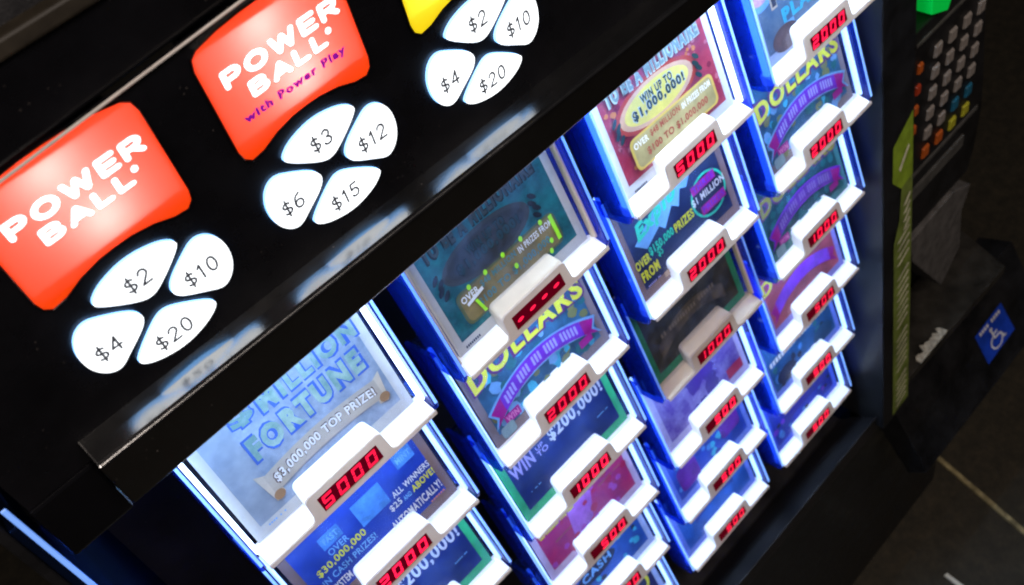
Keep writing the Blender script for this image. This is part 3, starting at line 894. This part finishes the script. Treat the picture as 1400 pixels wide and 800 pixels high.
k = millionaire(1, 0, 'teal ticket with gold plate and lime marks, seen above the four-dash display', paper('field_teal', (0.01, 0.075, 0.10), (0.015, 0.17, 0.20), 60, (0.03, 0.28, 0.28)), GREYW,
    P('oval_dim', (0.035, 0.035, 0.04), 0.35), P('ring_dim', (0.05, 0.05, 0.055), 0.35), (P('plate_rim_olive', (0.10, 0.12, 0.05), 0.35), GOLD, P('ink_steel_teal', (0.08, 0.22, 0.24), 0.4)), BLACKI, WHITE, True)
k.rect(0.243, -0.195, 0.262, -0.075, LIME, 'lime_mark'); k.pts([(-0.205, -0.135), (-0.192, -0.135), (-0.175, -0.065), (-0.19, -0.065)], LIME, 'lime_mark')
for u, s in [(-0.20, -0.20), (-0.11, -0.20), (-0.01, -0.205), (0.09, -0.205), (0.20, -0.20), (0.02, -0.125), (0.19, -0.062), (0.21, -0.10)]:
    k.disc(u, s, 0.010, 0.013, LIME, 'lime_mark', 8)
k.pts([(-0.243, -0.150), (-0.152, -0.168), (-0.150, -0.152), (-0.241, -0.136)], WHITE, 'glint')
def dollars(c, r, label, field, edge, ribbon, win, seed, dim=False):
    k = Ticket(c, r, label, field, edge)
    k.blobs(60, -0.32, -0.33, 0.32, -0.03, 0.035, [CYAN, TEALI, LBLUE, P('ink_moss', (0.20, 0.22, 0.08), 0.4)] if not dim else [TEALI, P('ink_deep_teal', (0.01, 0.12, 0.13), 0.4)], seed)
    k.text('DOLLARS', -0.345, 0.345, -0.28, 0.105, YELL if not dim else P('ink_mustard', (0.28, 0.26, 0.02), 0.4), 0.04, 0.02, outline=P('ink_plum', (0.13, 0.02, 0.16), 0.4), ow=0.08)
    k.band(-0.345, 0.345, -0.105, 0.10, 0.098, ribbon[0], 'banner_edge', 0.03); k.band(-0.33, 0.33, -0.105, 0.10, 0.082, MAGE, 'banner_tail', 0.03)
    k.band(-0.255, 0.255, -0.145, 0.062, 0.080, ribbon[1], 'printed_banner')
    k.n += 0.0005
    rnd = random.Random(seed); mb = MB()
    for q in range(24):
        if q in (4, 9, 13, 18): continue
        u = -0.235 + 0.47 * q / 24; a = u / 0.255
        s = -0.145 - 0.062 * (1 - a * a)
        mb.poly([L(u, s - 0.024, k.n), L(u + 0.012, s - 0.024, k.n), L(u + 0.012, s + 0.024, k.n), L(u, s + 0.024, k.n)])
    obj('banner_lettering', mb.mesh('banner_lettering'), ribbon[2], k.t)
    k.rect(-0.285, -0.092, -0.195, -0.045, MAGE, 'win_plate'); k.text('WIN', -0.277, -0.205, -0.052, 0.032, PINK, 0.03)
    k.round(-0.33, -0.055, -0.25, 0.005, 0.015, P('ink_ice', (0.25, 0.38, 0.42), 0.4), 'printed_badge'); k.rect(0.205, -0.10, 0.285, -0.06, MAGE, 'win_plate')
    return k
RB = (LBLUE, PURP, LAV)
dollars(1, 1, 'busy blue ticket with yellow DOLLARS and purple banner, second in second column', P('field_busy', (0.03, 0.13, 0.26), 0.4, 0.4, 0.4, 50), P('edge_taupe', (0.22, 0.17, 0.18), 0.4), RB, True, 5)
k = Ticket(1, 3, 'magenta red ticket, fourth in second column', paper('field_magenta', (0.30, 0.01, 0.16), (0.45, 0.02, 0.13), 40, (0.30, 0.02, 0.30)), P('edge_pale_violet', (0.50, 0.40, 0.62), 0.4))
k.pts([(-0.10, -0.33), (0.10, -0.33), (0.0, -0.05), (-0.14, -0.05)], P('ink_violet_wash', (0.35, 0.12, 0.55), 0.4, 0.4, 0.3), 'pale_wash')
k.blobs(30, -0.32, -0.32, 0.32, -0.03, 0.03, [P('ink_ruby', (0.38, 0.01, 0.08), 0.4), P('ink_orchid', (0.36, 0.05, 0.40), 0.4)], 33); k.fine(-0.32, -0.06, -0.26, YELL, 22, 0.02); k.fine(-0.25, -0.12, -0.17, GOLD, 12); k.fine(0.12, 0.30, -0.23, GOLD, 16)
k = Ticket(1, 4, 'bright blue ticket, fifth in second column', P('field_azure', (0.012, 0.09, 0.48), 0.35, 0.4, 0.35, 30), P('edge_pale_blue', (0.35, 0.45, 0.75), 0.4))
k.blobs(26, -0.32, -0.32, 0.32, -0.03, 0.03, [PALE, NAVY, CYAN], 31); k.disc(-0.05, -0.2, 0.16, 0.06, NAVY); k.text('CASH', -0.17, 0.07, -0.175, 0.06, LBLUE, 0.03)
k = Ticket(1, 5, 'navy ticket with a yellow ring, lowest in second column', P('field_navy', (0.012, 0.02, 0.14), 0.35, 0.4, 0.3, 30), P('edge_pale_blue', (0.35, 0.45, 0.75), 0.4))
k.disc(0.15, -0.17, 0.15, 0.12, YELL, 'yellow_ring'); k.disc(0.15, -0.17, 0.125, 0.098, NAVY, 'ring_centre')

# --- third column
millionaire(2, 0, 'red speckled ticket with TO BE A MILLIONAIRE over a yellow oval, under the rail', paper('field_red', (0.34, 0.02, 0.06), (0.50, 0.05, 0.09), 60, (0.62, 0.25, 0.10)), P('ticket_white_edge', (0.72, 0.72, 0.76), 0.4, 0.4, 0.03),
    P('oval_yellow', (0.80, 0.68, 0.16), 0.35, 0.4, 0.15, 20), P('ring_peach', (0.72, 0.42, 0.28), 0.35, 0.4, 0.1), (P('plate_rim_gold', (0.62, 0.45, 0.12), 0.35), P('plate_rose', (0.45, 0.38, 0.20), 0.35, 0.4, 0.3, 30), P('ink_rust', (0.40, 0.10, 0.08), 0.4)), P('ink_pale_sage', (0.50, 0.58, 0.55), 0.4), WHITE, False)
k = Ticket(2, 1, 'navy ticket with green jagged lettering and THREE $1 MILLION PRIZES, third column', P('field_midnight', (0.010, 0.018, 0.085), 0.35, 0.4, 0.3, 20), P('edge_brown', (0.22, 0.13, 0.12), 0.4))
k.pts([(-0.30, -0.26), (-0.10, -0.36), (0.16, -0.37), (0.10, -0.31), (0.06, -0.33), (0.02, -0.255), (-0.02, -0.29), (-0.10, -0.215), (-0.13, -0.25), (-0.24, -0.20)], LBLUE, 'lettering_shadow')
k.text('Explo', -0.275, 0.03, -0.235, 0.11, MINT, 0.06, shear=0.2, rise=0.055)
k.disc(0.215, -0.19, 0.125, 0.118, MINT, 'green_ring'); k.disc(0.215, -0.19, 0.112, 0.105, NAVY, 'ring_field')
k.rect(0.115, -0.285, 0.29, -0.237, MAGE, 'printed_block'); k.text('THREE', 0.125, 0.28, -0.245, 0.034, PURP, 0.03)
k.text('$1 MILLION', 0.095, 0.335, -0.180, 0.045, WHITE, 0.03)
k.rect(0.135, -0.158, 0.315, -0.108, MAGE, 'printed_block'); k.text('PRIZES', 0.145, 0.305, -0.118, 0.032, PURP, 0.03)
k.text('$150,000', -0.24, -0.065, -0.150, 0.052, MINT, 0.04); k.text('PRIZES', -0.055, 0.085, -0.150, 0.05, YELL, 0.03)
k.text('OVER', -0.345, -0.245, -0.140, 0.050, YELL, 0.04); k.text('FROM', -0.335, -0.215, -0.065, 0.058, YELL, 0.045)
k.text('$5', -0.20, -0.165, -0.115, 0.05, MINT, 0.03)
k.fine(-0.32, -0.22, -0.03, LAV, 10)
k.rect(-0.21, -0.03, -0.11, 0.0, P('ink_tan2', (0.45, 0.30, 0.2), 0.4))
k = Ticket(2, 2, 'nearly black ticket with a green edge in the unlit bin, third column', P('field_dark', (0.040, 0.036, 0.026), 0.4, 0.4, 0.6, 45), P('ticket_green_edge2', (0.02, 0.22, 0.10), 0.4, 0.4, 0.2))
k.band(-0.28, 0.25, -0.12, 0.08, 0.09, P('ink_umber', (0.10, 0.08, 0.06), 0.4, 0.4, 0.5, 60)); k.fine(-0.24, 0.2, -0.19, P('ink_sepia', (0.20, 0.16, 0.12), 0.4), 20, 0.03)
k = Ticket(2, 3, 'mottled violet and white ticket, fourth in third column', paper('field_violet', (0.10, 0.05, 0.38), (0.32, 0.28, 0.70), 30, (0.5, 0.45, 0.8)), P('edge_pale_violet2', (0.45, 0.42, 0.75), 0.4))
k.blobs(12, -0.1, -0.30, 0.1, -0.02, 0.07, [P('ink_deep_violet', (0.06, 0.02, 0.28), 0.4)], 8); k.rect(0.20, -0.10, 0.335, -0.03, P('ink_crimson', (0.45, 0.02, 0.10), 0.4)); k.fine(0.05, 0.25, -0.27, PINK, 14, 0.03)
k = Ticket(2, 4, 'blue ticket with purple rounded blocks, fifth in third column', P('field_cobalt', (0.015, 0.06, 0.50), 0.35, 0.4, 0.3, 30), P('edge_blue', (0.12, 0.20, 0.75), 0.4))
k.blobs(24, -0.32, -0.32, 0.32, -0.03, 0.035, [CYAN, PALE, P('ink_deep_blue', (0.01, 0.03, 0.3), 0.4)], 35); k.round(-0.30, -0.24, -0.12, -0.06, 0.03, P('ink_violet_block', (0.14, 0.01, 0.36), 0.4, 0.4, 0.25)); k.round(0.12, -0.30, 0.30, -0.12, 0.03, P('ink_violet_block', (0.14, 0.01, 0.36), 0.4))
k = Ticket(2, 5, 'plain azure ticket, lowest in third column', P('field_azure2', (0.012, 0.11, 0.55), 0.35, 0.4, 0.35, 25), P('edge_blue', (0.12, 0.20, 0.75), 0.4))
k.band(-0.2, 0.2, -0.2, 0.03, 0.08, P('ink_deep_blue', (0.01, 0.03, 0.3), 0.4))

# --- rightmost column
k = Ticket(3, 0, 'grey blue ticket with a pink disc and cream FR lettering, top of rightmost column', paper('field_steel', (0.06, 0.12, 0.24), (0.16, 0.22, 0.32), 30, (0.20, 0.15, 0.16)), P('edge_pale_blue', (0.35, 0.45, 0.75), 0.4))
k.disc(-0.30, -0.32, 0.105, 0.085, LBLUE, 'blue_halo'); k.disc(-0.30, -0.33, 0.085, 0.065, P('ink_rose', (0.62, 0.32, 0.52), 0.4, 0.4, 0.4, 60), 'pink_disc')
k.text('FREE', -0.235, 0.12, -0.215, 0.105, P('ink_night', (0.03, 0.03, 0.06), 0.4), 0.05, outline=P('ink_cream', (0.62, 0.50, 0.40), 0.4), ow=0.08)
k.text('PLAY', -0.19, 0.10, -0.11, 0.07, CYAN, 0.06); k.rect(-0.20, -0.11, -0.12, -0.06, LBLUE, 'printed_block')
k.disc(-0.20, -0.05, 0.10, 0.06, P('ink_smoke', (0.10, 0.06, 0.07), 0.4, 0.4, 0.4, 50), 'dark_patch')
dollars(3, 1, 'busy blue ticket with yellow DOLLARS and purple banner, second in rightmost column', P('field_busy', (0.03, 0.13, 0.26), 0.4), P('edge_taupe', (0.22, 0.17, 0.18), 0.4), RB, True, 9)
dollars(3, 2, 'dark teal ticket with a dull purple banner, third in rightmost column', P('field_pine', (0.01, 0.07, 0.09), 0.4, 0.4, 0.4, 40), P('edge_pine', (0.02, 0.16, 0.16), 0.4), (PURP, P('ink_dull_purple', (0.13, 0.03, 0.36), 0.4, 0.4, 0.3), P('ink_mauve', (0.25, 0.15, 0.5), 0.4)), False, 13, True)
k = Ticket(3, 3, 'coral ticket with a bright purple banner, fourth in rightmost column', P('field_coral', (0.42, 0.08, 0.12), 0.4, 0.4, 0.35, 40), P('edge_violet', (0.25, 0.22, 0.70), 0.4))
k.text('DOLLARS', -0.345, 0.345, -0.275, 0.10, YELL, 0.04, 0.02, outline=MAGE, ow=0.06)
k.band(-0.33, 0.33, -0.10, 0.11, 0.10, MAGE, 'banner_tail', 0.03); k.band(-0.27, 0.27, -0.14, 0.07, 0.095, P('ink_bright_purple', (0.25, 0.05, 0.75), 0.4, 0.4, 0.2))
k = Ticket(3, 4, 'blue green ticket with a row of pale lettering, fifth in rightmost column', P('field_lagoon', (0.01, 0.10, 0.32), 0.4, 0.4, 0.4, 30), P('edge_blue', (0.12, 0.20, 0.75), 0.4))
k.blobs(24, -0.32, -0.32, 0.32, -0.03, 0.035, [TEALI, PALE, NAVY], 37); k.fine(-0.32, 0.30, -0.235, WHITE, 20, 0.04); k.disc(-0.2, -0.1, 0.1, 0.06, NAVY); k.disc(0.2, -0.1, 0.1, 0.06, P('ink_dark_teal2', (0.01, 0.06, 0.16), 0.4))
k = Ticket(3, 5, 'deep ultramarine ticket, lowest in rightmost column', P('field_ultra', (0.008, 0.02, 0.45), 0.4, 0.4, 0.35, 25), P('edge_blue2', (0.03, 0.08, 0.7), 0.4))
k.blobs(24, -0.32, -0.32, 0.32, -0.03, 0.035, [PURP, PALE, NAVY], 39); k.band(-0.2, 0.28, -0.17, 0.03, 0.10, P('ink_indigo', (0.02, 0.01, 0.30), 0.4))

# ================================================================== right side: label, keypad, console
lab = thing('strip_label', 'yellow green label strip with pale print down the black post', 'label', RS(3.28, 3.1, postz(3.1)))
def post_poly(mb, pts, lift=0.004):
    mb.poly([RS(X, Y, postz(Y) - lift) for X, Y in pts])
M_LG = plain('label_green', (0.20, 0.29, 0.02), 0.5, 0.4, 0.25, 50)
M_LP = plain('label_pale', (0.55, 0.52, 0.36), 0.6, 0.3, 0.3, 60)
mb = MB()
post_poly(mb, [(3.185, 0.78), (3.37, 0.66), (3.378, 1.10), (3.265, 1.12), (3.18, 1.02)])
mpart('label_head', mb, M_LG, lab)
mb = MB()
post_poly(mb, [(3.27, 1.12), (3.377, 1.10), (3.387, 3.10), (3.20, 3.12), (3.197, 1.50), (3.25, 1.35)])
mpart('label_tail', mb, plain('label_olive', (0.13, 0.17, 0.03), 0.55, 0.4, 0.3, 50), lab)
mb = MB()
for q in range(30):
    y = 1.22 + q * 0.062
    if q in (8, 17, 24): continue
    a = 3.225 if y > 1.45 else 3.285
    post_poly(mb, [(a, y + 0.045), (a + 0.03, y + 0.05), (3.36, y - 0.005), (3.345, y - 0.02)], 0.007)
mpart('label_print', mb, M_LP, lab)
mb = MB(); post_poly(mb, [(3.235, 0.96), (3.25, 0.99), (3.335, 0.87), (3.325, 0.85)], 0.007)
mpart('label_print', mb, M_LP, lab)

KZ = -0.20
kp = thing('keypad_terminal', 'black keypad terminal with beige keys at the right of the bay', 'keypad', RS(4.0, 2.0, KZ + 0.15))
mb = MB()
o = [(3.45, 0.30), (4.15, 0.30), (4.22, 0.55), (4.37, 1.20), (4.41, 1.44), (4.40, 1.75), (4.36, 1.92), (3.60, 1.92), (3.45, 1.6)]
mb.prism([RS(x, y, KZ) for x, y in o], [RS(x, y, KZ + 0.22) for x, y in o])
mpart('housing', mb, M_BODY, kp, 0.002)
M_KEY = plain('key_beige', (0.22, 0.195, 0.18), 0.45, 0.4, 0.12, 90)
KC = {'b': M_KEY, 'o': plain('key_orange', (0.40, 0.08, 0.01), 0.45), 'r': plain('key_red', (0.34, 0.035, 0.01), 0.45), 'y': plain('key_yellow', (0.36, 0.34, 0.02), 0.45), 'c': plain('key_blue', (0.01, 0.10, 0.18), 0.45)}
lay = ['bbbb', 'bbbb', 'bbbb', 'bbbb', 'bbcc', 'ooyy']
def key_mesh(wx, wy):
    mb = MB()
    a = [(-wx, -wy), (wx, -wy), (wx, wy), (-wx, wy)]
    mb.prism([Vector((x * S, 0, -y * S)) for x, y in a], [Vector((x * S * 0.8, -0.018 * S, -y * S * 0.8)) for x, y in a])
    return mb.mesh('key', 0.0004, 1)
km = key_mesh(0.038, 0.045); km2 = key_mesh(0.024, 0.036)
mk_ = text_mesh('x', 'E', lambda x, y: Vector(((x - 0.5) * 0.026 * S, -0.0195 * S, (y - 0.5) * 0.034 * S)), 0.0)
legends = 'ABCDEFGHJKLMNPRSTUVWXYZK'
rnd = random.Random(4)
def add_key(x, y, me, mat, leg=None):
    o = bpy.data.objects.new('key', me); col.objects.link(o)
    slot(me, mat)(o)
    o.parent = kp
    o.location = RS(x, y, KZ - 0.001) - kp.location
    return o
for j, row in enumerate(lay):
    for i, ch in enumerate(row):
        o = add_key(3.717 + 0.146 * i, 0.545 + 0.1415 * j + 0.003 * i, km, KC[ch])
        if ch == 'b':
            mb = MB(); q = rnd.uniform(-0.004, 0.004)
            mb.poly([Vector((x * S, -0.0195 * S, z * S)) for x, z in [(-0.016, -0.012), (0.016, -0.016), (0.016, 0.004 + q), (0.0, 0.016), (-0.016, 0.012)]])
            obj('key_legend', mb.mesh('key_legend'), plain('legend_ink', (0.22, 0.19, 0.17), 0.5), o)
for j, ch in enumerate('orob'[:4]):
    add_key(3.545, 0.55 + 0.14 * j, km2, KC['o' if ch != 'r' else 'r'])
M_GREY = plain('dull_grey', (0.06, 0.058, 0.055), 0.5, 0.4, 0.3, 60)
mb = MB(); mb.box((3.60, 1.345, KZ - 0.012), (4.32, 1.375, KZ - 0.001), RS)
mpart('seam_strip', mb, M_GREY, kp, 0.0006)
mb = MB(); mb.box((3.60, 1.47, KZ - 0.02), (4.18, 1.56, KZ - 0.001), RS)
mpart('card_slot', mb, M_GREY, kp, 0.0008)
mb = MB(); mb.box((3.49, 0.37, KZ - 0.01), (4.14, 0.39, KZ - 0.001), RS)
mpart('seam_strip', mb, M_GREY, kp, 0.0004)
mb = MB()
mb.prism([RS(3.50, 0.06, KZ - 0.05), RS(3.78, 0.06, KZ - 0.05), RS(3.68, 0.27, KZ - 0.05), RS(3.52, 0.20, KZ - 0.05)],
         [RS(3.50, 0.06, KZ + 0.19), RS(3.78, 0.06, KZ + 0.19), RS(3.68, 0.27, KZ + 0.19), RS(3.52, 0.20, KZ + 0.19)])
gi = obj('card_guide', mb.mesh('card_guide', 0.001), glow('guide_green', (0.0, 0.42, 0.04), 0.6, (0.0, 0.4, 0.05)))
tag(gi, 'bright green lit card guide above the keypad', 'card guide')
mb = MB()
o = [(3.655, 1.95), (4.155, 1.93), (4.40, 2.06), (4.33, 2.25), (4.40, 2.66), (4.20, 2.89), (3.72, 2.20)]
mb.prism([RS(x, y, KZ - 0.02) for x, y in o], [RS(x, y, KZ + 0.19) for x, y in o])
fp = obj('grey_flap', mb.mesh('grey_flap', 0.0015), plain('flap_grey', (0.085, 0.08, 0.078), 0.6, 0.3, 0.25, 70))
tag(fp, 'dull grey pointed flap hanging under the keypad', 'flap')

con = thing('side_console', 'dark side shelf with a sloped front below the keypad', 'console', RS(4.3, 4.3, 0.0))
mb = MB()
mb.prism([RS(3.40, 3.0, -0.42), RS(4.69, 3.0, -0.45), RS(4.85, 3.0, -0.02), RS(3.40, 3.0, -0.02)],
         [RS(3.40, 3.08, -0.42), RS(4.69, 3.08, -0.45), RS(4.85, 3.08, -0.02), RS(3.40, 3.08, -0.02)])
mpart('shelf', mb, plain('shelf_dark', (0.022, 0.020, 0.017), 0.35, 0.5, 0.5, 30), con, 0.0012)
mb = MB()
mb.prism([RS(3.5, 3.40, -0.25), RS(5.3, 3.40, -0.25), RS(5.3, 4.10, -0.64), RS(3.5, 4.10, -0.64)],
         [RS(3.5, 3.50, 0.01), RS(5.3, 3.50, 0.01), RS(5.3, 4.25, -0.50), RS(3.5, 4.25, -0.50)])
mpart('front_panel', mb, M_BODY, con, 0.0015)
rnd = random.Random(3)
top, bot = [], []
for q in range(15):      # ragged chipped edge of the shelf
    x = 3.60 + q * 0.024
    top.append((x, -0.418 + 0.012 * (q % 2) + rnd.uniform(0.02, 0.065))); bot.append((x + rnd.uniform(-0.008, 0.008), -0.424))
mb = MB()
for q in range(14):
    quad = [bot[q], bot[q + 1], top[q + 1], top[q]]
    mb.prism([RS(x, 2.999, z) for x, z in quad], [RS(x, 2.994 - rnd.uniform(0, 0.006), z) for x, z in quad])
mpart('chipped_edge', mb, plain('chip_white', (0.38, 0.36, 0.31), 0.7, 0.3, 0.3, 200), con)

# accessibility sticker on the sloped panel
def cp_(X, t, lift=0.004):     # t metres-ish down the sloped panel, from its top edge
    Y = 3.40 + 0.70 * t; Z = -0.25 - 0.39 * t
    nY, nZ = -0.39, -0.70
    ln = math.hypot(nY, nZ)
    return RS(X, Y + lift * nY / ln, Z + lift * nZ / ln)
stk = thing('accessibility_sticker', 'blue sticker with white wheelchair symbol on the dark sloped panel', 'sticker', cp_(4.72, 0.74))
mb = MB(); mb.poly([cp_(x, t) for x, t in [(4.51, 0.40), (4.91, 0.38), (4.93, 0.74), (4.52, 0.76)]])
mpart('backing', mb, plain('sticker_blue', (0.008, 0.045, 0.42), 0.4, 0.4, 0.2, 60), stk)
def sx(a, b): return (4.52 + 0.40 * a, 0.39 + 0.36 * b)
M_SW = plain('sticker_white', (0.62, 0.62, 0.66), 0.5)
def rootpart(name, me, mat, root):
    o = bpy.data.objects.new(name, me); col.objects.link(o); me.materials.append(mat)
    o.parent = root; o.matrix_parent_inverse = Matrix.Translation(root.location).inverted()
    return o
mb = MB()
for q in range(9):
    a = 0.10 + q * 0.085
    if q == 4: continue
    mb.poly([cp_(*sx(a + e, f), 0.007) for e, f in [(0, 0.07), (0.06, 0.06), (0.06, 0.16), (0, 0.17)]])
mpart('printed_text', mb, M_SW, stk)
mb = MB()   # wheelchair symbol: head, body, wheel
def stroke(pts, wd):
    for (a, b), (c, d) in zip(pts, pts[1:]):
        dx, dy = c - a, d - b; ln = math.hypot(dx, dy) or 1
        px, py = -dy / ln * wd / 2, dx / ln * wd / 2
        mb.poly([cp_(*sx(*q), 0.007) for q in [(a + px, b + py), (c + px, d + py), (c - px, d - py), (a - px, b - py)]])
mb.poly([cp_(*sx(0.42 + 0.055 * math.cos(k), 0.30 + 0.055 * math.sin(k)), 0.007) for k in [i * math.pi / 5 for i in range(10)]])
stroke([(0.42, 0.36), (0.44, 0.60), (0.62, 0.60), (0.70, 0.82), (0.76, 0.80)], 0.055)
stroke([(0.43, 0.47), (0.58, 0.47)], 0.05)
stroke([(0.40 + 0.0, 0.52)] + [(0.46 + 0.19 * math.cos(k), 0.71 + 0.20 * math.sin(k)) for k in [math.radians(a) for a in (215, 180, 145, 110, 75, 40, 10)]], 0.045)
mpart('wheelchair_symbol', mb, M_SW, stk)
